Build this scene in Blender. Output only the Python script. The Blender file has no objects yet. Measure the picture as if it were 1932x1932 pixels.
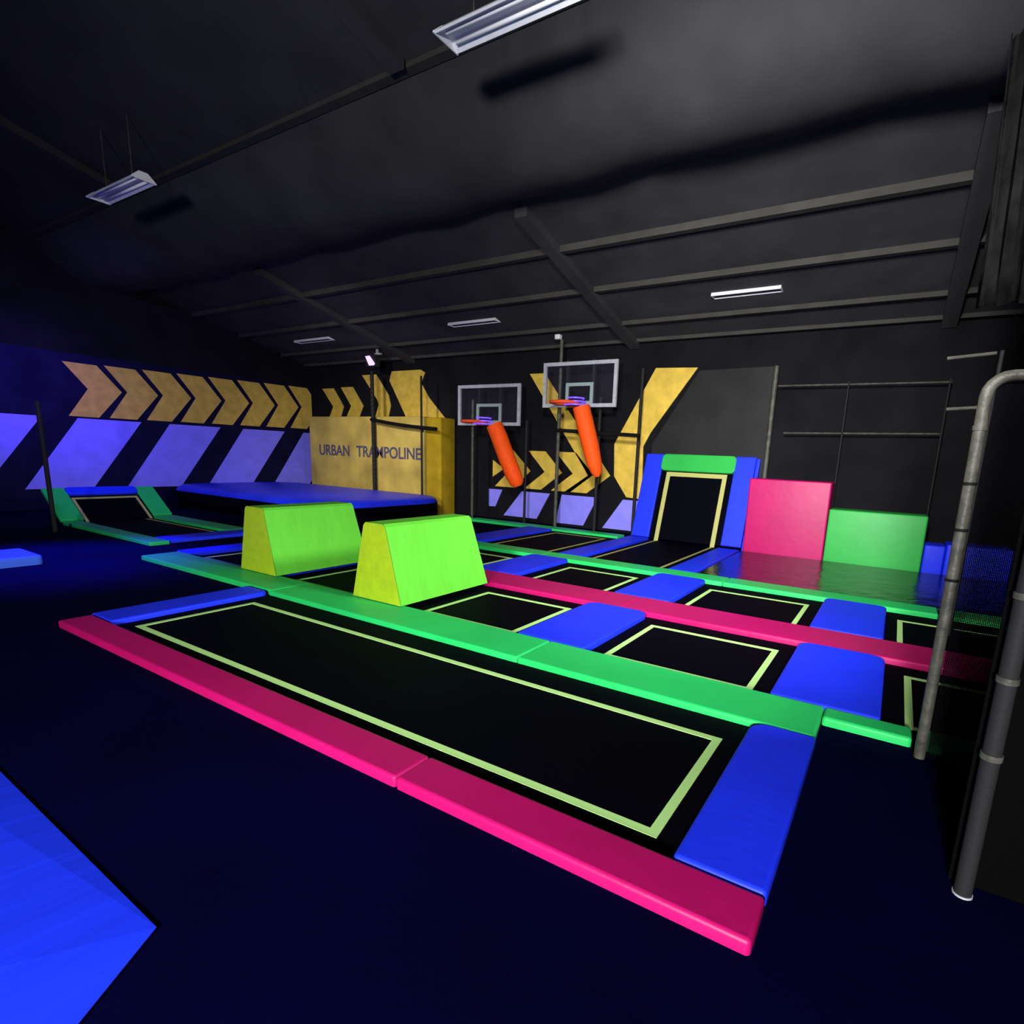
import bpy, bmesh, math, random
from mathutils import Vector, Matrix
random.seed(7)
SC = bpy.context.scene
COL = SC.collection

# ------------------------------------------------------------------ materials
def mat(name, rgb, rough=0.5, spec=0.25, bump=0.0, bscale=8.0, var=0.0, vscale=3.0,
        metal=0.0, emit=None, estr=0.0, stretch=None):
    m = bpy.data.materials.new(name); m.use_nodes = True
    nt = m.node_tree; b = nt.nodes['Principled BSDF']
    b.inputs['Roughness'].default_value = rough
    b.inputs['Specular IOR Level'].default_value = spec
    b.inputs['Metallic'].default_value = metal
    b.inputs['Base Color'].default_value = (*rgb, 1)
    if emit:
        b.inputs['Emission Color'].default_value = (*emit, 1)
        b.inputs['Emission Strength'].default_value = estr
    if bump or var:
        tc = nt.nodes.new('ShaderNodeTexCoord')
        mp = nt.nodes.new('ShaderNodeMapping')
        nt.links.new(tc.outputs['Object'], mp.inputs['Vector'])
        if stretch: mp.inputs['Scale'].default_value = stretch
    if var:
        n = nt.nodes.new('ShaderNodeTexNoise'); n.inputs['Scale'].default_value = vscale
        n.inputs['Detail'].default_value = 6
        nt.links.new(mp.outputs['Vector'], n.inputs['Vector'])
        r = nt.nodes.new('ShaderNodeMapRange')
        r.inputs['From Min'].default_value = .3; r.inputs['From Max'].default_value = .7
        r.inputs['To Min'].default_value = 1 - var; r.inputs['To Max'].default_value = 1 + var * .4
        nt.links.new(n.outputs['Fac'], r.inputs['Value'])
        mx = nt.nodes.new('ShaderNodeMix'); mx.data_type = 'RGBA'; mx.blend_type = 'MULTIPLY'
        mx.inputs[0].default_value = 1
        mx.inputs[6].default_value = (*rgb, 1)
        nt.links.new(r.outputs['Result'], mx.inputs[7])
        nt.links.new(mx.outputs[2], b.inputs['Base Color'])
    if bump:
        n = nt.nodes.new('ShaderNodeTexNoise'); n.inputs['Scale'].default_value = bscale
        n.inputs['Detail'].default_value = 3
        nt.links.new(mp.outputs['Vector'], n.inputs['Vector'])
        bp = nt.nodes.new('ShaderNodeBump'); bp.inputs['Strength'].default_value = bump
        bp.inputs['Distance'].default_value = .03
        nt.links.new(n.outputs['Fac'], bp.inputs['Height'])
        nt.links.new(bp.outputs['Normal'], b.inputs['Normal'])
    return m

def net_mat(name, rgb, pitch, cover):
    """woven black netting: an opaque strand / open cell grid"""
    m = bpy.data.materials.new(name); m.use_nodes = True
    nt = m.node_tree; b = nt.nodes['Principled BSDF']; out = nt.nodes['Material Output']
    b.inputs['Base Color'].default_value = (*rgb, 1); b.inputs['Roughness'].default_value = 1
    b.inputs['Specular IOR Level'].default_value = 0
    tc = nt.nodes.new('ShaderNodeTexCoord'); sx = nt.nodes.new('ShaderNodeSeparateXYZ')
    nt.links.new(tc.outputs['Object'], sx.inputs[0])
    open_ = math.sqrt(1 - cover)
    cells = []
    for ax in ('X', 'Z'):
        d = nt.nodes.new('ShaderNodeMath'); d.operation = 'DIVIDE'; d.inputs[1].default_value = pitch
        nt.links.new(sx.outputs[ax], d.inputs[0])
        f = nt.nodes.new('ShaderNodeMath'); f.operation = 'FRACT'
        nt.links.new(d.outputs[0], f.inputs[0])
        l = nt.nodes.new('ShaderNodeMath'); l.operation = 'LESS_THAN'; l.inputs[1].default_value = open_
        nt.links.new(f.outputs[0], l.inputs[0]); cells.append(l)
    mu = nt.nodes.new('ShaderNodeMath'); mu.operation = 'MULTIPLY'
    nt.links.new(cells[0].outputs[0], mu.inputs[0]); nt.links.new(cells[1].outputs[0], mu.inputs[1])
    tr = nt.nodes.new('ShaderNodeBsdfTransparent'); mix = nt.nodes.new('ShaderNodeMixShader')
    nt.links.new(mu.outputs[0], mix.inputs[0]); nt.links.new(b.outputs[0], mix.inputs[1])
    nt.links.new(tr.outputs[0], mix.inputs[2]); nt.links.new(mix.outputs[0], out.inputs['Surface'])
    return m

M = dict(
    pink=mat('pink_vinyl', (.43, .0035, .105), .45, .25, .12, 7, .10, 2),
    green=mat('green_vinyl', (.020, .58, .125), .45, .25, .12, 7, .10, 2),
    blue=mat('blue_vinyl', (.012, .035, .95), .5, .2, .12, 7, .10, 2),
    lime=mat('lime_vinyl', (.135, .64, .042), .5, .2, .5, 2.0, .06, 3, stretch=(1, 1.6, .7)),
    limeend=mat('lime_yellow_vinyl', (.37, .54, .015), .5, .2, .25, 14, .12, 9),
    mattop=mat('black_jump_mesh', (.0008, .0009, .003), .7, .03, .05, 60),
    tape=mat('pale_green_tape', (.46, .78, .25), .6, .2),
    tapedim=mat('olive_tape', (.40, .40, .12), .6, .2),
    floor=mat('black_deck_matting', (.0006, .0006, .019), .85, .02, .1, 20, .35, 1.2),
    wall=mat('black_wall', (.009, .009, .011), .85, .05, .15, 6, .35, 1.5),
    ceil=mat('black_roof_lining', (.046, .045, .048), .9, .05, .2, 3, .25, 1.4),
    beam=mat('black_steel', (.052, .050, .045), .85, .03, 0, 8, .2, 3),
    greenblock=mat('leaf_green_vinyl', (.026, .40, .062), .45, .25, .12, 7, .10, 2),
    board=mat('dark_mural_board', (.008, .0075, .030), .85, .05, .1, 6, .3, 2),
    bluepale=mat('pale_blue_vinyl', (.05, .16, .95), .5, .2),
    pole=mat('galvanised_pole', (.072, .070, .055), .5, .3, .2, 30, .5, 14),
    poledark=mat('black_padded_pole', (.016, .016, .017), .7, .15, .1, 30),
    band=mat('dark_tie', (.006, .006, .006), .7, .1),
    gold=mat('gold_wall_paint', (.68, .47, .07), .75, .1, .06, 12, .22, 5),
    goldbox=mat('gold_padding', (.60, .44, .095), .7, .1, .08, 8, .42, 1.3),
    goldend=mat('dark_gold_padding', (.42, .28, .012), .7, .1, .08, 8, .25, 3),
    white=mat('uv_tinted_white_paint', (.26, .24, .95), .75, .1, .04, 10, .12, 3),  # white paint; the blue of the UV light is put into its colour
    ink=mat('navy_lettering', (.09, .08, .14), .7, .1),
    orange=mat('orange_net_sleeve', (.95, .09, .006), .6, .15, .2, 30, .15, 20),
    rim=mat('orange_rim', (.80, .08, .02), .5, .3),
    frame=mat('white_board_frame', (.40, .41, .45), .5, .3, 0, 8, .2, 12),
    square=mat('pale_target_frame', (.26, .33, .31), .5, .3),
    lampwhite=mat('white_lamp_enamel', (.80, .80, .84), .35, .4, 0, 8, .08, 12),
    lamptube=mat('lamp_tube', (.9, .9, .9), .25, .5),
    uv=mat('violet_lamp_glass', (.3, .2, .9), .3, .4, emit=(.52, .30, 1), estr=2.4),
    led=mat('violet_led', (.1, .06, .9), .4, .3, emit=(.12, .05, 1), estr=1.6),
    gloss=mat('glossy_black_vinyl', (.004, .006, .006), .22, .45, .6, 3.2),
    airbag=mat('blue_airbag_vinyl', (.010, .028, .85), .4, .3, .3, 1.6, .30, .8),
    curtain=mat('black_banner', (.012, .012, .011), .85, .08, .3, 5, .4, 3),
    vinylgrey=mat('dark_grey_sheet', (.016, .016, .016), .6, .15, .2, 4, .3, 2),
)
M['glass'] = mat('clear_board', (.5, .52, .6), .05, .5)
_b = M['glass'].node_tree.nodes['Principled BSDF']
_b.inputs['Base Color'].default_value = (.10, .10, .16, 1); _b.inputs['Alpha'].default_value = .045
M['net'] = net_mat('black_netting', (.003, .003, .004), .008, .73)
M['netdense'] = net_mat('dense_black_netting', (.0025, .0025, .0025), .007, .90)

# ------------------------------------------------------------------ mesh helpers
def link(name, bm, m, parent=None, smooth=False):
    me = bpy.data.meshes.new(name)
    bmesh.ops.recalc_face_normals(bm, faces=bm.faces)
    if smooth:
        for f in bm.faces: f.smooth = len(f.verts) <= 4
        for e in bm.edges:
            if len(e.link_faces) == 2 and e.calc_face_angle(0) > math.radians(40): e.smooth = False
    bm.to_mesh(me); bm.free()
    for mm in (m if isinstance(m, (list, tuple)) else [m]): me.materials.append(mm)
    o = bpy.data.objects.new(name, me); COL.objects.link(o)
    if parent: o.parent = parent
    return o

def tag(o, label=None, cat=None, group=None, kind=None):
    if label: o['label'] = label
    if cat: o['category'] = cat
    if group: o['group'] = group
    if kind: o['kind'] = kind
    return o

def empty(name, loc, label, cat, group=None):
    o = bpy.data.objects.new(name, None); COL.objects.link(o); o.location = loc
    o.empty_display_size = .1
    return tag(o, label, cat, group)

def centre(o):
    """put the origin of a mesh object at the foot of its shape"""
    me = o.data
    xs = [v.co for v in me.vertices]
    c = Vector(((min(v.x for v in xs) + max(v.x for v in xs)) / 2, (min(v.y for v in xs) + max(v.y for v in xs)) / 2,
                min(v.z for v in xs)))
    me.transform(Matrix.Translation(-c)); o.location = o.location + c
    return o

def keep(o, parent):
    """parent to an unrotated empty while the mesh is written in world coordinates"""
    o.parent = parent; o.data.transform(Matrix.Translation(-parent.location)); return o

def box(bm, x0, x1, y0, y1, z0, z1):
    v = [bm.verts.new(p) for p in ((x0,y0,z0),(x1,y0,z0),(x1,y1,z0),(x0,y1,z0),(x0,y0,z1),(x1,y0,z1),(x1,y1,z1),(x0,y1,z1))]
    for f in ((0,3,2,1),(4,5,6,7),(0,1,5,4),(1,2,6,5),(2,3,7,6),(3,0,4,7)): bm.faces.new([v[i] for i in f])
    return v

def prism(bm, pts, d):
    """extrude a polygon (list of 3-D points) along vector d"""
    a = [bm.verts.new(p) for p in pts]; b = [bm.verts.new(Vector(p) + Vector(d)) for p in pts]
    bm.faces.new(a); bm.faces.new(b[::-1])
    n = len(a)
    for i in range(n): bm.faces.new([a[i], b[i], b[(i+1) % n], a[(i+1) % n]])

def tube(bm, pts, r, seg=10):
    pts = [Vector(p) for p in pts]; rings = []
    rr = r if isinstance(r, (list, tuple)) else [r] * len(pts)
    up = None
    for i, p in enumerate(pts):
        t = ((pts[i+1] if i + 1 < len(pts) else p) - (pts[i-1] if i else p)).normalized()
        if up is None:
            up = Vector((0,0,1)) if abs(t.z) < .9 else Vector((1,0,0))
        n = (up - t * up.dot(t)).normalized(); up = n; b = t.cross(n)
        rings.append([bm.verts.new(p + (n*math.cos(2*math.pi*k/seg) + b*math.sin(2*math.pi*k/seg))*rr[i]) for k in range(seg)])
    for a, b in zip(rings, rings[1:]):
        for k in range(seg): bm.faces.new([a[k], a[(k+1)%seg], b[(k+1)%seg], b[k]])
    bm.faces.new(rings[0][::-1]); bm.faces.new(rings[-1])

def pad_bm(x0, x1, y0, y1, z0, z1, bev=.018, rc=(.012,.012,.012,.012), bm=None):
    """foam pad: rounded corners in plan (x0y0, x1y0, x1y1, x0y1), soft top edge"""
    bm = bm or bmesh.new()
    def outline(ins):
        o = []
        for (cx, cy, sx, sy, r, a0) in ((x0,y0,1,1,rc[0],180),(x1,y0,-1,1,rc[1],270),(x1,y1,-1,-1,rc[2],0),(x0,y1,1,-1,rc[3],90)):
            r2 = max(r, bev + .002)
            for k in range(6):
                a = math.radians(a0 + 90 * k / 5)
                o.append((cx + sx*r2 + math.cos(a)*(r2-ins), cy + sy*r2 + math.sin(a)*(r2-ins)))
        return o
    levels = [(0, z0), (0, z1 - bev)] + [(bev*(1-math.cos(t)), z1 - bev + bev*math.sin(t)) for t in (math.pi/6, math.pi/3, math.pi/2)]
    rings = [[bm.verts.new((x, y, z)) for x, y in outline(i)] for i, z in levels]
    n = len(rings[0])
    for a, b in zip(rings, rings[1:]):
        for k in range(n): bm.faces.new([a[k], a[(k+1)%n], b[(k+1)%n], b[k]])
    bm.faces.new(rings[0][::-1]); bm.faces.new(rings[-1])
    return bm

F = -.06          # deck level; pad tops are at 0
def pad(x0, x1, y0, y1, m, label, group=None, z0=F, z1=0, **k):
    o = link('edge_pad', pad_bm(x0, x1, y0, y1, z0, z1, **k), M[m], smooth=True)
    return tag(centre(o), label, 'pad', group)

def frame_bm(x0, x1, y0, y1, z0, z1, w, skip=''):
    bm = bmesh.new()
    for k, a in zip('snwe', ((x0,x1,y0,y0+w),(x0,x1,y1-w,y1),(x0,x0+w,y0+(0 if 's' in skip else w),y1-(0 if 'n' in skip else w)),
                             (x1-w,x1,y0+(0 if 's' in skip else w),y1-(0 if 'n' in skip else w)))):
        if k not in skip: box(bm, *a, z0, z1)
    return bm

def trampoline(x0, x1, y0, y1, tx0, tx1, ty0, ty1, label, group, tape='tape', w=.05, skip=''):
    r = empty('trampoline', ((x0+x1)/2, (y0+y1)/2, F), label, 'trampoline', group)
    bm = bmesh.new(); box(bm, x0, x1, y0, y1, F + .001, F + .014)
    keep(link('jump_bed', bm, M['mattop']), r)
    keep(link('border_tape', frame_bm(tx0, tx1, ty0, ty1, F + .014, F + .018, w, skip), M[tape]), r)
    return r

# ------------------------------------------------------------------ room shell
XL, XR, YF, YB, ZT = -16.6, 2.4, -7.0, 11.65, 7.6
def roof(y): return 7.0 - .25 * y if y > 0 else 7.0 + .02 * y
bm = bmesh.new(); box(bm, XL, XR, YF, YB, F - .2, F)
tag(link('floor', bm, M['floor']), kind='structure')
def wall(name, *a):
    b = bmesh.new(); box(b, *a); return tag(link(name, b, M['wall']), kind='structure')
wl = wall('wall_left', XL - .2, XL, YF, YB + .2, F - .2, ZT)
wb = wall('wall_back', XL, XR, YB, YB + .2, F - .2, ZT)
wall('wall_right', XR, XR + .2, YF, YB + .2, F - .2, ZT)
wall('wall_front', XL, XR, YF - .2, YF, F - .2, ZT)

# roof lining: a profile in y/z run along x, with the insulation blanket sagging behind the lamps
prof = [(YF - .2, 6.86), (0, 7.0), (2.0, 6.5), (4.0, 6.0), (5.0, 5.74)]
for k in range(13):
    t = k / 12; y = 5.12 + 2.05 * t
    prof.append((y, roof(y) - .50 * math.sin(math.pi * t) ** .8 * (1 - .15 * t)))
prof += [(7.3, 5.18), (8.3, 4.92), (9.5, 4.62), (YB + .2, 4.03)]
bm = bmesh.new()
NX = 24
rows = []
for i in range(NX + 1):
    x = XL - .2 + (XR - XL + .4) * i / NX
    rows.append([bm.verts.new((x, y, z + (.03 * math.sin(i * 2.3) if 5.2 < y < 7.2 else 0))) for y, z in prof])
for a, b in zip(rows, rows[1:]):
    for k in range(len(prof) - 1): bm.faces.new([a[k], a[k+1], b[k+1], b[k]])
ceil = link('ceiling', bm, M['ceil'], smooth=True); tag(ceil, kind='structure')
for y, h in ((5.06, .05), (8.3, .09), (9.5, .08), (10.75, .07), (11.5, .06)):
    bm = bmesh.new(); box(bm, XL, XR, y - .06, y + .06, roof(y) - h, roof(y) + .05)
    link('purlin', bm, M['beam'], ceil)
for x in (-12.0, -5.3, .35):
    bm = bmesh.new()
    ys = (0, 5.0); 
    prism(bm, [(x - .11, 0, 7.0), (x - .11, 4.95, roof(4.95)), (x - .11, 4.95, roof(4.95) - .12), (x - .11, 0, 6.88)], (.22, 0, 0))
    prism(bm, [(x - .11, 7.3, roof(7.3)), (x - .11, 11.6, roof(11.6)), (x - .11, 11.6, roof(11.6) - .14), (x - .11, 7.3, roof(7.3) - .14)], (.22, 0, 0))
    link('rafter', bm, M['ceil'], ceil)

# ------------------------------------------------------------------ wall paint (thin painted panels fixed to the walls)
def clip(poly, ymax):
    out = []
    for (a, b) in zip(poly, poly[1:] + poly[:1]):
        ia, ib = a[0] <= ymax, b[0] <= ymax
        if ia: out.append(a)
        if ia != ib:
            t = (ymax - a[0]) / (b[0] - a[0]); out.append((ymax, a[1] + t * (b[1] - a[1])))
    return out
b = bmesh.new(); box(b, XL, XL + .02, 2.0, 11.64, F, 3.46); link('mural_board', b, M['board'], wl)
bmw, bmg = bmesh.new(), bmesh.new()
for k in range(-3, 4):
    q = [(4.42 + 1.925*k, .40), (5.66 + 1.925*k, .40), (6.80 + 1.925*k, 2.02), (5.52 + 1.925*k, 2.02)]
    q = clip(q, 11.63)
    if len(q) > 2: prism(bmw, [(XL + .02, y, z) for y, z in q], (.01, 0, 0))
for k in range(8):
    y = 5.36 + .785*k; zt = 3.26 + .022*k; zb = 2.06 + .012 * k; zm = 2.70 + .016 * k
    q = clip([(y, zt), (y + .64, zt), (y + 1.09, zm), (y + .57, zb), (y, zb), (y + .42, zm)], 11.63)
    prism(bmg, [(XL + .02, a, z) for a, z in q], (.01, 0, 0))
link('white_stripe_paint', bmw, M['white'], wl); link('gold_chevron_paint', bmg, M['gold'], wl)
# back wall
bmw, bmg = bmesh.new(), bmesh.new()
def bw(b, q): prism(b, [(x, YB, z) for x, z in q], (0, -.02, 0))
for q in ([(-9.25,.24),(-9.04,.25),(-8.82,.70),(-9.26,.70)], [(-8.76,.04),(-7.72,.04),(-7.35,.70),(-8.2,.70)],
          [(-7.16,.0),(-6.37,.0),(-6.02,.70),(-7.0,.70)], [(-5.85,.0),(-5.0,.0),(-4.9,.70),(-5.36,.70)]): bw(bmw, q)
ch = lambda x, w, tip: [(x, 1.72), (x + w, 1.72), (x + w + tip, 1.22), (x + w - .1, .78), (x - .1, .78), (x + tip, 1.22)]
bw(bmg, [(-9.14,1.45),(-8.78,1.24),(-9.14,1.02)])
bw(bmg, [(-9.08,1.72),(-8.5,1.72),(-7.95,1.22),(-8.42,.78),(-9.06,.78),(-8.58,1.22)])
bw(bmg, ch(-8.02,.50,.50)); bw(bmg, ch(-7.22,.56,.50))
bw(bmg, [(-8.05,3.55),(-7.62,3.55),(-5.72,1.22),(-6.32,.78),(-6.92,.78),(-6.30,1.20)])
bw(bmg, [(-4.78,3.55),(-3.86,3.52),(-4.80,2.2),(-4.95,1.9),(-4.9,.74),(-5.28,.76),(-5.62,1.22),(-5.66,1.94)])
bw(bmg, ch2 := [(-16.0,3.40),(-15.45,3.40),(-15.0,2.85),(-15.2,2.45),(-15.75,2.45),(-15.5,2.85)])
bw(bmg, [(-15.10,3.42),(-14.55,3.42),(-14.1,2.86),(-14.35,2.45),(-14.95,2.45),(-14.65,2.86)])
bw(bmg, [(-14.12,3.74),(-13.5,3.74),(-13.0,3.15),(-12.92,2.86),(-13.05,2.45),(-13.62,2.45),(-13.42,2.9),(-13.5,3.05)])
bw(bmg, [(-12.86,3.80),(-11.72,3.80),(-11.55,3.72),(-11.7,3.45),(-11.4,3.05),(-10.75,2.45),(-12.25,2.45),(-12.95,3.55)])
link('white_stripe_paint', bmw, M['white'], wb); link('gold_chevron_paint', bmg, M['gold'], wb)
b = bmesh.new(); prism(b, [(-4.75,YB,1.95),(-3.82,YB,3.46),(-2.36,YB,3.48),(-2.36,YB,.02),(-4.7,YB,.02)], (0,-.012,0)); link('grey_wall_sheet', b, M['vinylgrey'], wb)

# ------------------------------------------------------------------ near trampoline and its pads
trampoline(-5.84, -.60, 1.995, 3.455, -5.67, -.705, 2.11, 3.19,
           'long narrow black trampoline in front with one large pale green rectangle', None)
G1, G2, G3 = 'pink pads along the front edge', 'green pads of the first cross strip', 'blue pads between the trampolines'
pad(-6.19, -1.95, 1.735, 1.985, 'pink', 'pink pad on the front edge, longer piece reaching to the dark walkway', G1)
pad(-1.945, -.215, 1.735, 1.985, 'pink', 'pink pad on the front edge, shorter piece ending nearest the camera', G1)
pad(-5.95 - .30, -5.85, 1.995, 3.46, 'blue', 'narrow blue pad closing the far end of the long front trampoline', G3, rc=(.02,.02,.08,.02))
pad(-.59, -.215, 1.99, 3.462, 'blue', 'blue pad closing the near end of the long front trampoline', G3, rc=(.02,.02,.02,.12), z1=.006)
pad(-8.97, -5.86, 3.50, 3.985, 'green', 'green pad running left of the wedges into the dark walkway', G2)
pad(-5.855, -2.45, 3.465, 3.985, 'green', 'green pad in front of the two lime wedges, behind the long trampoline', G2)
pad(-2.445, -.225, 3.465, 3.985, 'green', 'green pad between the long front trampoline and the second row, right of the seam', G2)
pad(-.22, .285, 3.80, 3.985, 'green', 'short narrow green pad ending beside the tilted pole', G2, bev=.02)
pad(.36, .80, 3.80, 3.985, 'green', 'dim green pad seen through the black net', G2, bev=.02)

# second row ----------------------------------------------------------------
R2 = 'square trampolines of the second row'
trampoline(-8.66, -7.20, 3.995, 5.38, -8.48, -7.3, 4.06, 5.15, 'black square trampoline left of the farther lime wedge', R2)
trampoline(-6.56, -5.0, 3.995, 5.38, -6.28, -5.15, 4.05, 5.15, 'black square trampoline between the two lime wedges', R2)
trampoline(-4.40, -2.83, 3.995, 5.38, -4.085, -2.91, 4.05, 5.15, 'black square trampoline right of the nearer lime wedge, glowing green at its left', R2)
trampoline(-2.10, -.60, 3.995, 5.38, -1.965, -.725, 4.05, 5.15, 'black square trampoline of the second row between two broad blue pads', R2)
trampoline(.12, 1.7, 3.995, 5.38, .252, 1.5, 4.05, 5.15, 'black trampoline of the second row half hidden behind the net', R2)
for x0, x1, t in ((-9.05, -8.67, 'narrow blue pad at the far left end of the second row'),
                  (-7.16, -6.58, 'blue pad of the second row under the farther lime wedge'),
                  (-4.97, -4.42, 'blue pad of the second row under the nearer lime wedge'),
                  (-2.82, -2.11, 'blue pad between two second row trampolines, nearest the seam of the green strip'),
                  (-.59, .11, 'broad blue pad of the second row nearest the tilted pole')):
    pad(x0, x1, 3.99, 5.43, 'blue', t, G3, rc=(.02,.02,.13,.13), z1=.006)
G4 = 'pink pads of the middle strip'
pad(-9.0, -4.9, 5.435, 6.02, 'pink', 'pink pad of the middle strip hidden mostly behind the lime wedges', G4)
pad(-4.895, -2.45, 5.435, 6.02, 'pink', 'pink pad of the middle strip starting at the nearer lime wedge', G4)
pad(-2.445, .482, 5.435, 6.02, 'pink', 'pink pad of the middle strip between the four blue pads and the pole', G4)
pad(.487, .93, 5.435, 6.02, 'pink', 'dim magenta pad seen through the black net', G4)

# third row -----------------------------------------------------------------
R3 = 'square trampolines of the third row'
trampoline(-6.58, -5.06, 6.03, 7.46, -6.40, -5.2, 6.1, 7.18, 'black square trampoline of the third row peeping out right of the nearer wedge', R3)
trampoline(-4.33, -2.83, 6.03, 7.46, -4.13, -2.99, 6.1, 7.18, 'black square trampoline in front of the tall angled trampoline', R3)
trampoline(-2.10, -.60, 6.03, 7.46, -1.96, -.73, 6.1, 7.18, 'black square trampoline of the third row before the glossy black mat', R3)
trampoline(.10, 1.7, 6.03, 7.46, .196, 1.5, 6.1, 7.13, 'black trampoline of the third row crossed by the tilted pole', R3)
for x0, x1, t in ((-5.05, -4.34, 'blue pad of the third row touching the nearer lime wedge in view'),
                  (-2.82, -2.11, 'blue pad of the third row below the right foot of the angled trampoline'),
                  (-.59, .08, 'blue pad of the third row below the green block')):
    pad(x0, x1, 6.025, 7.54, 'blue', t, G3, rc=(.02,.02,.10,.10), z1=.006)
G5 = 'green pads of the far cross strip'
pad(-9.0, -4.9, 7.545, 7.94, 'green', 'green pad of the far strip starting behind the nearer lime wedge', G5)
pad(-4.895, -1.9, 7.545, 7.94, 'green', 'green pad of the far strip at the foot of the angled trampoline', G5)
pad(-1.895, .60, 7.545, 7.94, 'green', 'green pad of the far strip along the glossy black mat', G5)
pad(.66, 1.24, 7.545, 7.94, 'green', 'dim green pad of the far strip seen through the net', G5)

# fourth row ----------------------------------------------------------------
R4 = 'trampolines of the fourth row'
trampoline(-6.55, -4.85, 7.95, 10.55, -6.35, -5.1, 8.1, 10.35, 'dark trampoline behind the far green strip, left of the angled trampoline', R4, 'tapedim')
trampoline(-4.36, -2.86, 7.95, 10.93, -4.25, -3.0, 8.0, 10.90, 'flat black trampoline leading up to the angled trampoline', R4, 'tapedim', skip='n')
pad(-7.22, -6.57, 7.95, 10.55, 'blue', 'dim blue pad running back to the wall under the hoops', G3)
pad(-4.82, -4.38, 7.95, 10.93, 'blue', 'blue floor pad at the left foot of the angled trampoline', G3)
pad(-2.84, -2.43, 7.95, 10.70, 'blue', 'blue floor pad beside the glossy mat at the right foot of the angled trampoline', G3)
pad(-9.1, -7.0, 10.58, 10.95, 'green', 'dim green pad along the back wall under the left hoop', 'green pads along the back wall')
pad(-6.99, -4.95, 10.58, 10.95, 'green', 'dim green pad along the back wall beside the angled trampoline', 'green pads along the back wall')
o = link('crash_mat', pad_bm(-2.40, 2.1, 7.96, 10.70, F, -.01, bev=.02), M['gloss'], smooth=True)
tag(centre(o), 'large glossy black mat mirroring the pink and green blocks', 'mat')

# ------------------------------------------------------------------ angled trampolines
def angled(name, label, origin, xdir, up, W, L, side, top, sidew, topw, tapew, tapecol, insl, insr, tapetop, panel=None):
    """inclined frame: xdir across, up along the slope; parts in local space"""
    X = Vector(xdir).normalized(); U = Vector(up).normalized(); N = X.cross(U)
    mw = Matrix((X, U, N)).transposed().to_4x4()
    r = empty(name, origin, label, 'trampoline')
    def part(n, b, m):
        b.transform(mw); o = link(n, b, m, r, smooth=True); return o
    b = bmesh.new(); box(b, sidew, W - sidew, .0, L - topw, -.03, -.015); part('jump_bed', b, M['mattop'])
    part('border_tape', frame_bm(insl, W - insr, -.06, tapetop, -.0145, -.008, tapew, 's'), M[tapecol])
    part('side_pad', pad_bm(0, sidew, 0, L, -.03, .03), M[side])
    part('side_pad', pad_bm(W - sidew, W, 0, L, -.03, .03), M[side])
    part('top_pad', pad_bm(sidew - .02, W - sidew + .02, L - topw, L + .005, -.03, .045, rc=(.09,.09,.09,.09)), M[top])
    return r
rt = angled('angled_trampoline', 'steep black trampoline with blue side pads and green top pad against the mural wall',
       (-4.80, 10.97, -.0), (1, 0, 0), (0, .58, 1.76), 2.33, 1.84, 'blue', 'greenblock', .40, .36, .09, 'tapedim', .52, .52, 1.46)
b = bmesh.new(); prism(b, [(-2.47, 11.03, F), (-2.47, 11.59, 1.72), (-2.47, 11.62, 1.72), (-2.47, 11.62, F)], (.06, 0, 0))
keep(link('side_panel', b, M['blue']), rt)

# left trampoline lane with a low kicker at its end
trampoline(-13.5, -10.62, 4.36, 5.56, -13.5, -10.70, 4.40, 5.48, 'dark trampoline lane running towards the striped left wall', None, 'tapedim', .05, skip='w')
GL = 'green pads of the left lane'
pad(-13.5, -10.05, 4.06, 4.35, 'green', 'green pad on the near side of the left trampoline lane', GL)
pad(-13.5, -10.62, 5.58, 5.98, 'green', 'green pad on the far side of the left lane below the blue airbag', GL)
pad(-10.60, -10.12, 4.36, 5.99, 'blue', 'blue pad closing the near end of the left trampoline lane', G3)
angled('angled_trampoline', 'low kicker trampoline with green side pads and blue top pad below the striped wall',
       (-13.58, 4.06, .0), (0, 1, 0), (-.80, 0, .55), 1.92, .98, 'green', 'blue', .36, .22, .05, 'tapedim', .38, .40, .70)
pad(-10.25, -9.45, 1.2, 2.60, 'bluepale', 'pale blue pad lying alone on the dark deck at the far left', G3, rc=(.03,.03,.06,.06), z1=.06, bev=.03)

# ------------------------------------------------------------------ lime wedges
def wedge(x0, x1, y0, y1, tx0, tx1, h, label):
    r = empty('foam_wedge', ((x0+x1)/2, (y0+y1)/2, .008), label, 'foam wedge', 'lime foam wedges')
    b = bmesh.new(); n = 6
    pr = [(x0, 0), (x1, 0), (tx1 + .012, h - .03), (tx1 - .02, h), (tx0 + .02, h), (tx0 - .012, h - .03)]
    y1t = y1 - .02
    A = [b.verts.new((x, y0 + .02 * z / h, z)) for x, z in pr]; B = [b.verts.new((x, y1 - .05 * z / h, z)) for x, z in pr]
    for i in range(n): b.faces.new([A[i], B[i], B[(i+1)%n], A[(i+1)%n]])
    b.faces.new(B)
    o = link('cover', b, M['lime'], r); o.data.transform(Matrix.Translation((-(x0+x1)/2, -(y0+y1)/2, 0)))
    b = bmesh.new(); ins = .004
    P = [(x, y0 + .02 * z / h, z) for x, z in pr]; a = [b.verts.new(p) for p in P]; c = [b.verts.new((p[0], p[1] + .012, p[2])) for p in P]
    b.faces.new(a)
    for i in range(n): b.faces.new([a[i], a[(i+1)%n], c[(i+1)%n], c[i]])
    b.faces.new(c[::-1])
    o = link('end_panel', b, M['limeend'], r); o['label'] = 'yellower lime end panel'
    o.data.transform(Matrix.Translation((-(x0+x1)/2, -(y0+y1)/2 - .002, 0)))
    return r
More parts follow.
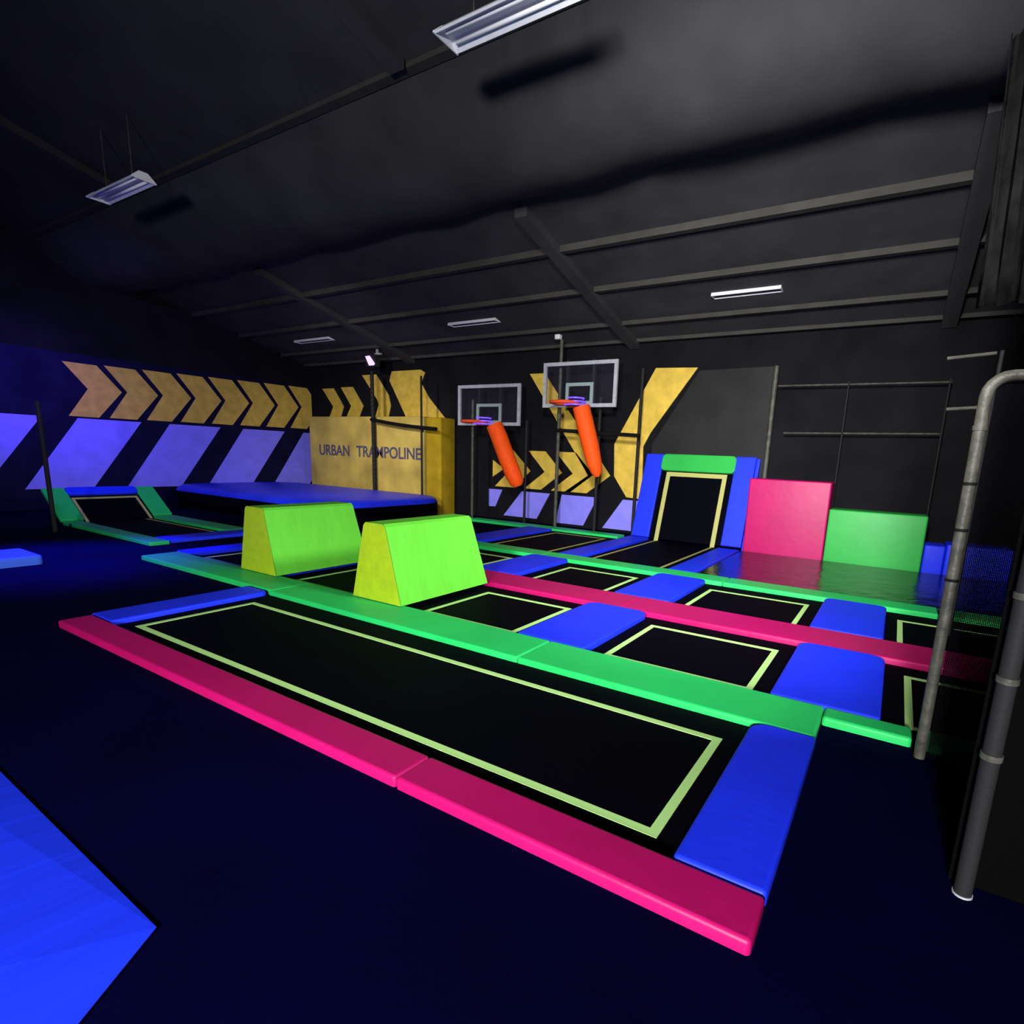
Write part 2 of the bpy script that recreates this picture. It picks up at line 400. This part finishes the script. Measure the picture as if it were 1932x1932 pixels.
wedge(-4.99, -4.25, 3.91, 5.34, -4.80, -4.50, .83, 'lime wedge nearer to the camera with creased front')
wedge(-7.19, -6.43, 3.91, 5.30, -7.03, -6.66, .82, 'lime wedge farther from the camera, left one of the pair')

# ------------------------------------------------------------------ stepped blocks
def block(x0, x1, y0, y1, h, m, label):
    o = link('foam_block', pad_bm(x0, x1, y0, y1, F, h, bev=.025, rc=(.03,.03,.03,.03)), M[m], smooth=True)
    return tag(centre(o), label, 'foam block', 'stepped foam blocks')
block(-2.39, -.99, 10.75, 11.28, 1.36, 'pink', 'tall pink foam block beside the angled trampoline')
block(-.98, .49, 10.75, 11.28, .90, 'greenblock', 'green foam block, middle height step right of the pink one')
block(.50, .79, 10.75, 11.28, .44, 'blue', 'low blue foam block next to the green one')
block(.80, 1.66, 10.75, 11.28, .48, 'blue', 'low blue foam block dimmed behind the net')

# ------------------------------------------------------------------ airbag and padded gold box
bm = bmesh.new()
ax0, ax1, ay0, ay1, ah = -16.5, -9.65, 7.05, 10.72, .50
def rrect(ins, r):
    o = []
    for (cx, cy, sx, sy, a0) in ((ax0,ay0,1,1,180),(ax1,ay0,-1,1,270),(ax1,ay1,-1,-1,0),(ax0,ay1,1,-1,90)):
        for k in range(8):
            a = math.radians(a0 + 90*k/7); o.append((cx + sx*r + math.cos(a)*(r-ins), cy + sy*r + math.sin(a)*(r-ins)))
    return o
rings = [[bm.verts.new((x, y, z)) for x, y in rrect(i, 1.0)] for i, z in
         ((.05, F), (0, .1), (0, .36), (.04, .43), (.12, .48), (.3, ah), (.6, ah + .008), (.95, ah + .01))]
for a, b in zip(rings, rings[1:]):
    n = len(a)
    for k in range(n): bm.faces.new([a[k], a[(k+1)%n], b[(k+1)%n], b[k]])
bm.faces.new(rings[-1]); bm.faces.new(rings[0][::-1])
ab = link('airbag', bm, [M['airbag'], M['mattop']], smooth=True)
for p in ab.data.polygons:
    if p.center.z < .37: p.material_index = 1
tag(centre(ab), 'big flat blue airbag with black sides in front of the gold padded box', 'airbag')

r = empty('padded_box', (-13.1, 11.3, F), 'gold padded wall box with dark lettering behind the blue airbag', 'padded box')
keep(link('front_panel', pad_bm(-15.85, -10.95, 11.0, 11.55, F, 2.50, bev=.03, rc=(.03,)*4), M['goldbox'], smooth=True), r)
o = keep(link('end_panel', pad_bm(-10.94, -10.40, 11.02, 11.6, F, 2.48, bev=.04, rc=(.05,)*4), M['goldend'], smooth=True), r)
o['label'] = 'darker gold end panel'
def text_mesh(body, size, m, name, parent, loc, rot, ext=.004, sx=1, off=.0):
    cu = bpy.data.curves.new(name, 'FONT'); cu.body = body; cu.size = size; cu.extrude = ext; cu.offset = off
    cu.align_x = 'CENTER'; cu.align_y = 'CENTER'
    to = bpy.data.objects.new(name + '_tmp', cu); COL.objects.link(to)
    bpy.context.view_layer.update()
    me = bpy.data.meshes.new_from_object(to.evaluated_get(bpy.context.evaluated_depsgraph_get()))
    bpy.data.objects.remove(to)
    me.transform(Matrix.Diagonal((sx, 1, 1, 1)))
    me.transform(rot.to_matrix().to_4x4()); me.transform(Matrix.Translation(Vector(loc) - parent.location))
    me.materials.clear(); me.materials.append(m)
    o = bpy.data.objects.new(name, me); COL.objects.link(o); o.parent = parent
    return o
from mathutils import Euler
text_mesh('URBAN', .44, M['ink'], 'lettering', r, (-14.68, 10.995, 1.50), Euler((math.pi/2, 0, 0)), sx=.98, off=.007)
text_mesh('TRAMPOLINE', .44, M['ink'], 'lettering', r, (-12.38, 10.995, 1.50), Euler((math.pi/2, 0, 0)), sx=.98, off=.007)

# ------------------------------------------------------------------ foreground mound mat (blue, sloped sides)
base = [(-1.985, .70), (-5.4, .74), (-5.4, -1.9), (-1.2, -1.9), (-1.2, -.48)]
topp = [(-2.62, -.45), (-4.8, .02), (-4.8, -1.3), (-1.9, -1.5), (-1.9, -.75)]
bm = bmesh.new()
Bv = [bm.verts.new((x, y, F)) for x, y in base]
n = len(base)
def lerp(a, b, t): return a + (b - a) * t
cxm, cym = -3.2, -.6
lev = []
for t, z in ((0, F + .008), (.55, .008), (1.0, .04)):
    lev.append([bm.verts.new((lerp(base[i][0], topp[i][0], t), lerp(base[i][1], topp[i][1], t), z)) for i in range(n)])
lev.insert(0, Bv)
for a, b in zip(lev, lev[1:]):
    for k in range(n): bm.faces.new([a[k], a[(k+1)%n], b[(k+1)%n], b[k]])
bm.faces.new(lev[-1]); bm.faces.new(Bv[::-1])
M['bluefold'] = mat('creased_blue_vinyl', (.012, .040, .95), .5, .2, .35, 2.2, .08, 2, stretch=(2.4, .35, 1))
o = tag(centre(link('foam_mat', bm, M['bluefold'])), 'large blue foam mat with sloping sides lying closest to the camera', 'mat')

# ------------------------------------------------------------------ poles and nets
def pole(label, x, y, z0, z1, r=.03, m='pole', group='net poles', ties=(), bend=None, rail=None, collars=()):
    root = empty('net_pole', (x, y, z0), label, 'pole', group)
    pts = [(0, 0, 0), (0, 0, z1 - z0)]
    if bend:
        R = .10; pts = [(0, 0, 0), (0, 0, z1 - z0 - R)]
        for k in range(1, 6):
            a = math.pi/2*k/5; pts.append((R*(1-math.cos(a)), 0, z1 - z0 - R + R*math.sin(a)))
        pts.append((bend, 0, z1 - z0 + .01))
    b = bmesh.new(); tube(b, pts, r, 14); link('pipe', b, M[m], root, smooth=True)
    for z in ties:
        b = bmesh.new(); tube(b, [(0,0,z-z0-.008),(0,0,z-z0+.008)], r*1.12, 14); link('tie', b, M['band'], root, smooth=True)
    for z in collars:
        b = bmesh.new(); tube(b, [(0,0,z-z0-.012),(0,0,z-z0+.012)], r*1.15, 14); link('collar', b, M['pole'], root, smooth=True)
    return root
GP = 'net poles'
pole('tilted looking steel pole with bent top and dark ties in front of the blue block', .325, 3.70, F, 2.10, .030, ties=(1.55, 1.30, 1.02), bend=1.6, collars=(1.84,))
pole('nearest dark steel pole at the picture edge with white base cap', .445, 2.52, F, 3.2, .032, 'poledark', collars=(1.18, .55, .86))
b = bmesh.new(); tube(b, [(0,0,0),(0,0,.008)], .036, 16)
o = link('base_plate', b, M['frame'], None, smooth=True); o.location = (.445, 2.52, F); 
bp = [q for q in bpy.data.objects if q.name.startswith('net_pole') and abs(q.location.x-.445) < 1e-3][0]
o.parent = bp; o.location = (0, 0, 0)
def net(label, x0, x1, y, z0, z1, m):
    bm = bmesh.new(); box(bm, x0, x1, y - .002, y + .002, z0, z1)
    o = link('safety_net', bm, M[m]); return tag(centre(o), label, 'net', 'safety nets')
net('black safety net hung from the bent top pole', .36, 2.2, 3.70, F + .01, 2.06, 'net')
net('dense black net hanging from the nearest pole at the picture edge', .40, 2.2, 2.58, F + .01, 3.2, 'netdense')

# net frame over the block pit
GN = 'net frame of the block pit'
def rail(label, p, q, r=.022, m='pole', sag=0, group=GN, name='net_rail'):
    p, q = Vector(p), Vector(q); b = bmesh.new()
    pts = [p.lerp(q, t/8) - Vector((0,0,sag*math.sin(math.pi*t/8))) for t in range(9)]
    tube(b, pts, r, 8); return tag(centre(link(name, b, M[m], None, smooth=True)), label, 'rail', group)
rail('upper horizontal pipe above the pink and green blocks', (-2.19, 11.38, 3.08), (.52, 11.38, 3.07), .016)
rail('lower horizontal pipe above the pink and green blocks', (-2.0, 11.38, 2.22), (.50, 11.38, 2.24), .016, 'pole')
pole('grey post at the right edge of the mural wall', -2.27, 11.44, F, 3.45, .045, 'pole')
pole('thin dark post behind the pink block', -1.0, 11.36, F, 3.12, .016, 'poledark')
pole('thin dark post behind the green block', .49, 11.36, F, 3.12, .016, 'poledark')
b = bmesh.new()
P0 = [(-2.42, 11.635, 2.08), (-2.40, 11.635, 1.50), (-3.0, 11.635, 1.55)]
prism(b, P0, (0, .008, 0)); tag(centre(link('folded_sheet', b, M['vinylgrey'])), 'folded dark grey vinyl sheet at the top corner of the angled trampoline', 'sheet')
rail('short upper pipe beside the bent pole top', (.235, 6.8, 2.70), (.62, 6.8, 2.73), .016, group='short pipes beside the bent pole')
rail('short lower pipe beside the bent pole top', (.30, 6.8, 2.22), (.64, 6.8, 2.24), .016, group='short pipes beside the bent pole')
pole('dark post carrying the two short pipes', .66, 6.8, F, 2.75, .018, 'poledark')

bm = bmesh.new(); rows = []
for k in range(37):
    x = .24 + .9 * k / 36; yy = 6.1 + .05 * math.sin(k * 1.1) + .03 * math.sin(k * 2.3)
    rows.append([bm.verts.new((x + .16 * (1 - j / 8) * (1 if k == 0 else .6), yy + .02 * math.sin(j * 1.7 + k), 3.0 + 2.45 * j / 8)) for j in range(9)])
for a, b in zip(rows, rows[1:]):
    for j in range(8): bm.faces.new([a[j], a[j+1], b[j+1], b[j]])
M['gathered'] = mat('gathered_black_net', (.010, .0095, .0095), .95, .02, .3, 9, .6, 5)
o = link('hanging_drape', bm, M['gathered'], None, smooth=True)
so = o.modifiers.new('thick', 'SOLIDIFY'); so.thickness = .01
tag(centre(o), 'gathered dark netting drape hanging from the roof at the right picture edge', 'drape')

# court poles near the back wall
PB = pole('twisted rope wrapped pole in front of the gold box', -12.78, 10.86, F, 3.68, .05, 'poledark')
for k in range(26):
    z = .62 + .115 * k
    b = bmesh.new(); tube(b, [(-.045,-.012,z-F-.03),(.0,-.05,z-F),(.045,-.012,z-F+.03)], .011, 6)
    link('rope_wrap', b, M['pole'], PB, smooth=True)
pole('thin pole before the right part of the gold box', -10.92, 10.86, F, 3.5, .028, 'poledark')
pole('thin grey pole between the gold box and the left hoop', -9.28, 10.98, F, 2.9, .035, 'pole')
pole('tall grey pole beneath the right hoop backboard', -6.78, 11.0, F, 4.13, .04, 'pole', collars=(2.18,))
pole('thin dark pole right of the right orange sleeve', -5.75, 11.02, F, 2.9, .035, 'poledark')
pole('dark pole crossing the broad gold arm of the mural', -4.93, 11.3, F, 3.5, .035, 'poledark')
pole('thin dark post behind the left orange sleeve', -7.66, 11.0, F, 2.4, .03, 'poledark')
rail('dark sagging rope across the gold box', (-12.74, 10.76, 2.40), (-10.3, 10.76, 2.17), .045, 'band', .03, 'dark ropes between the back poles', 'net_rope')
rail('dark padded rope behind the right orange sleeve', (-6.76, 10.915, 2.19), (-4.74, 10.915, 2.10), .04, 'band', 0, 'dark ropes between the back poles', 'net_rope')
pole('thin post with dull sides at the end of the left lane', -12.55, 3.66, F, 2.15, .035, 'poledark')

# ------------------------------------------------------------------ hoops
def hoop(x0, x1, z0, z1, y, sx0, sx1, sz0, sz1, tubepts, sr, label, slabel, frame_m='frame'):
    cx = (x0 + x1) / 2
    r = empty('basketball_backboard', (cx, y, z0), label, 'backboard', 'basketball hoops')
    def vframe(a0, a1, b0, b1, w, t, yy):
        bm = bmesh.new()
        for q in ((a0,a1,b0,b0+w),(a0,a1,b1-w,b1),(a0,a0+w,b0+w,b1-w),(a1-w,a1,b0+w,b1-w)): box(bm, q[0], q[1], yy - t, yy, q[2], q[3])
        return bm
    keep(link('board_frame', vframe(x0, x1, z0, z1, .075, .05, y), M[frame_m]), r)
    keep(link('target_square', vframe(sx0, sx1, sz0, sz1, .07, .03, y + .005), M['square']), r)
    bm = bmesh.new(); box(bm, x0 + .07, x1 - .07, y - .012, y - .004, z0 + .07, z1 - .07); keep(link('clear_panel', bm, M['glass']), r)
    hx, hz, R = (sx0 + sx1)/2 - .10, z0 + .06, .30
    bm = bmesh.new()
    tube(bm, [(hx + R*math.cos(a), y - .42 + R*math.sin(a), hz) for a in [2*math.pi*k/24 for k in range(25)]], .032, 8)
    box(bm, hx - .12, hx + .12, y - .16, y - .05, hz - .06, hz + .03)
    keep(link('hoop_rim', bm, M['rim'], None, smooth=True), r)
    bm = bmesh.new()
    for rr, dz in ((.20, .02), (.24, -.05), (.17, .09)):
        tube(bm, [(hx + .22 + rr*math.cos(a), y - .35 + rr*math.sin(a), hz + dz) for a in [math.pi*(-.75) + math.pi*1.1*k/14 for k in range(15)]], .016, 6)
    o = keep(link('light_ring', bm, M['led'], None, smooth=True), r); o['label'] = 'glowing violet light ring'
    bm = bmesh.new()
    box(bm, cx - .35, cx - .29, y + .01, y + .08, z0, z1 + .05); box(bm, cx + .29, cx + .35, y + .01, y + .08, z0, z1 + .05)
    tube(bm, [(cx, y + .04, z1), (cx, min(y + .5, YB - .03), z1 + .02)], .03, 8)
    keep(link('mounting_bracket', bm, M['poledark']), r)
    bm = bmesh.new(); n = len(tubepts)
    tube(bm, tubepts, sr, 16)
    s = keep(link('net_sleeve', bm, M['orange'], None, smooth=True), r); s['label'] = slabel
    return r
hoop(-9.62, -7.74, 2.27, 3.22, 10.86, -9.05, -8.30, 2.32, 2.78,
     [(-8.14,10.38,2.26),(-8.02,10.42,2.0),(-7.82,10.48,1.5),(-7.65,10.53,1.12),(-7.57,10.55,.96),(-7.54,10.56,.89)], [.185,.195,.195,.19,.16,.09],
     'left basketball backboard, lower one with grey frame', 'orange sleeve slanting down from the left hoop')
hoop(-7.02, -5.22, 2.66, 3.60, 10.72, -6.45, -5.78, 2.72, 3.17,
     [(-5.85,10.35,2.64),(-5.77,10.38,2.35),(-5.62,10.42,1.85),(-5.52,10.44,1.5),(-5.46,10.45,1.32),(-5.44,10.45,1.22)], [.18,.185,.18,.16,.12,.05],
     'right basketball backboard, higher one with violet sheen', 'orange sleeve hanging from the right hoop')

# ------------------------------------------------------------------ lamps
def lamp(label, x0, x1, y, z, w=.26, h=1.0):
    r = empty('ceiling_lamp', ((x0+x1)/2, y, z), label, 'lamp', 'strip lamps under the roof')
    bm = bmesh.new()
    # trough reflector: a shallow W section
    sec = [(-w/2, -.035), (-w/2+.015, -.045), (-.045, .012), (.045, .012), (w/2-.015, -.045), (w/2, -.035), (.05, .06), (-.05, .06)]
    prism(bm, [(x0, y + a, z + b*h) for a, b in sec], (x1 - x0, 0, 0)); keep(link('reflector', bm, M['lampwhite']), r)
    for s in (-1, 1):
        bm = bmesh.new(); tube(bm, [(x0 + .06, y + s*.062, z - .022), (x1 - .06, y + s*.062, z - .022)], .017, 8)
        keep(link('lamp_tube', bm, M['lamptube'], None, smooth=True), r)
    for xx in (x0 - .012, x1):
        bm = bmesh.new(); prism(bm, [(xx, y + a*1.02, z + b*h) for a, b in ((-w/2, -.045), (w/2, -.045), (w/2, -.03), (.052, .062), (-.052, .062), (-w/2, -.03))], (.012, 0, 0)); keep(link('end_cap', bm, M['lampwhite']), r)
    for xx in (x0 + .3, x1 - .3):
        bm = bmesh.new(); tube(bm, [(xx, y, z + .05), (xx, y, roof(y) - .0)], .006, 6); keep(link('hanger_rod', bm, M['pole']), r)
    return r
lamp('large strip lamp at the top edge, nearest of the five', -3.84, -2.42, 4.15, 5.08, .30)
lamp('strip lamp high on the left, second nearest', -10.85, -9.43, 4.2, 5.12, .30)
lamp('thin strip lamp above the stepped blocks', -3.20, -2.08, 10.15, 4.48, .22, 1.3)
lamp('thin strip lamp above the backboards', -9.24, -7.92, 10.15, 4.48, .22, 1.3)
lamp('faint thin strip lamp left of the violet lamp', -14.95, -13.50, 10.15, 4.48, .22, 1.3)

# violet flood lamp above the gold box and a small one above the right hoop pole
r = empty('flood_lamp', (-12.72, 10.75, 3.93), 'glowing violet ultraviolet flood lamp above the gold box', 'lamp')
bm = bmesh.new(); box(bm, -12.90, -12.50, 10.76, 10.90, 3.80, 4.10); keep(link('housing', bm, M['poledark']), r)
bm = bmesh.new(); prism(bm, [(-12.88,10.735,4.06),(-12.72,10.735,4.07),(-12.52,10.735,3.86),(-12.56,10.735,3.82),(-12.74,10.735,3.82)], (0,.02,0)); keep(link('lens', bm, M['uv']), r)
bm = bmesh.new(); box(bm, -12.62, -12.40, 10.83, 10.89, 4.10, 4.14); box(bm, -12.56, -12.52, 10.83, 10.89, 4.14, 4.265); keep(link('bracket', bm, M['frame']), r)
r = empty('small_spot', (-6.86, 11.0, 4.14), 'small white fitting on top of the tall pole above the right hoop', 'lamp')
bm = bmesh.new(); pad_bm(-6.93, -6.80, 10.92, 11.04, 4.14, 4.24, bm=bm); keep(link('fitting_body', bm, M['lampwhite']), r)

# ------------------------------------------------------------------ light
def area(name, loc, target, size, power, col=(1,1,1), spread=math.pi):
    l = bpy.data.lights.new(name, 'AREA'); l.shape = 'DISK'; l.size = size; l.energy = power; l.color = col; l.spread = spread
    o = bpy.data.objects.new(name, l); COL.objects.link(o); o.location = loc
    o.rotation_euler = (Vector(target) - Vector(loc)).to_track_quat('-Z', 'Y').to_euler(); return o
def spot(name, loc, target, power, angle, blend=.8, col=(1,1,1), size=.2):
    l = bpy.data.lights.new(name, 'SPOT'); l.energy = power; l.color = col; l.spot_size = math.radians(angle); l.spot_blend = blend
    l.shadow_soft_size = size
    o = bpy.data.objects.new(name, l); COL.objects.link(o); o.location = loc
    o.rotation_euler = (Vector(target) - Vector(loc)).to_track_quat('-Z', 'Y').to_euler(); return o
area('key_flood', (.55, -5.2, 2.3), (-2.8, 4, -.2), 1.0, 500, (.97, .97, 1), math.radians(100))
area('added_side_fill', (1.9, 4.6, 3.4), (-4.5, 4.6, .4), .8, 75, (.97, .97, 1), math.radians(80))  # added fill for the right-facing wedge and pad sides, no fixture there
area('hall_flood', (-.5, .5, 4.0), (-2.6, 11.5, 1.4), .8, 250, (1, .97, .96), math.radians(72))  # added neutral light that lifts the far rows and back wall
area('added_box_fill', (-9.5, 4.2, 4.3), (-12.3, 11, 1.0), .6, 62, (1, .94, .96), math.radians(70))  # added light to brighten the gold box, stands for no fixture
spot('violet_wash', (-10.5, 3.0, 5.0), (-16.6, 6.0, 1.6), 1150, 80, 1, (.22, .18, 1))
spot('violet_corner', (-13.0, 2.0, 4.6), (-16.6, 4.7, 2.7), 1500, 42, 1, (.14, .05, 1))
spot('violet_deck', (-11.5, 2.0, 5.2), (-9.7, 2.7, 0), 7500, 44, 1, (.05, .03, 1))
spot('roof_wash', (.4, -3.0, 3.0), (-2.4, 5.2, 5.7), 165, 62, 1, (1, .98, .95), .4)
spot('roof_wash_far', (-1.0, 1.0, 3.2), (-2.8, 11.5, 4.1), 150, 50, 1, (.96, .96, 1), .4)

w = bpy.data.worlds.new('World'); SC.world = w; w.use_nodes = True
w.node_tree.nodes['Background'].inputs[0].default_value = (.02, .02, .06, 1)
w.node_tree.nodes['Background'].inputs[1].default_value = .05

# ------------------------------------------------------------------ camera (square crop of a wide photograph: shifted lens)
cam = bpy.data.cameras.new('camera'); co = bpy.data.objects.new('camera', cam); COL.objects.link(co)
f, cx, cy = 1041.31433, 1059.54652, 1072.1925
cam.sensor_width = 36; cam.sensor_fit = 'HORIZONTAL'; cam.lens = f / 1932 * 36
cam.shift_x = (966 - cx) / 1932; cam.shift_y = (cy - 966) / 1932
R = [Vector((.85443, .5179, .04153)), Vector((.13727, -.14792, -.97943)), Vector((-.5011, .84255, -.19748))]
mw = Matrix((R[0], -R[1], -R[2])).transposed().to_4x4(); mw.translation = Vector((0, 0, 1.6))
co.matrix_world = mw; cam.clip_start = .02
SC.camera = co
SC.view_settings.view_transform = 'Standard'; SC.view_settings.look = 'None'
SC.view_settings.exposure = 0; SC.view_settings.gamma = 1
try: SC.view_settings.use_curve_mapping = False
except Exception: pass
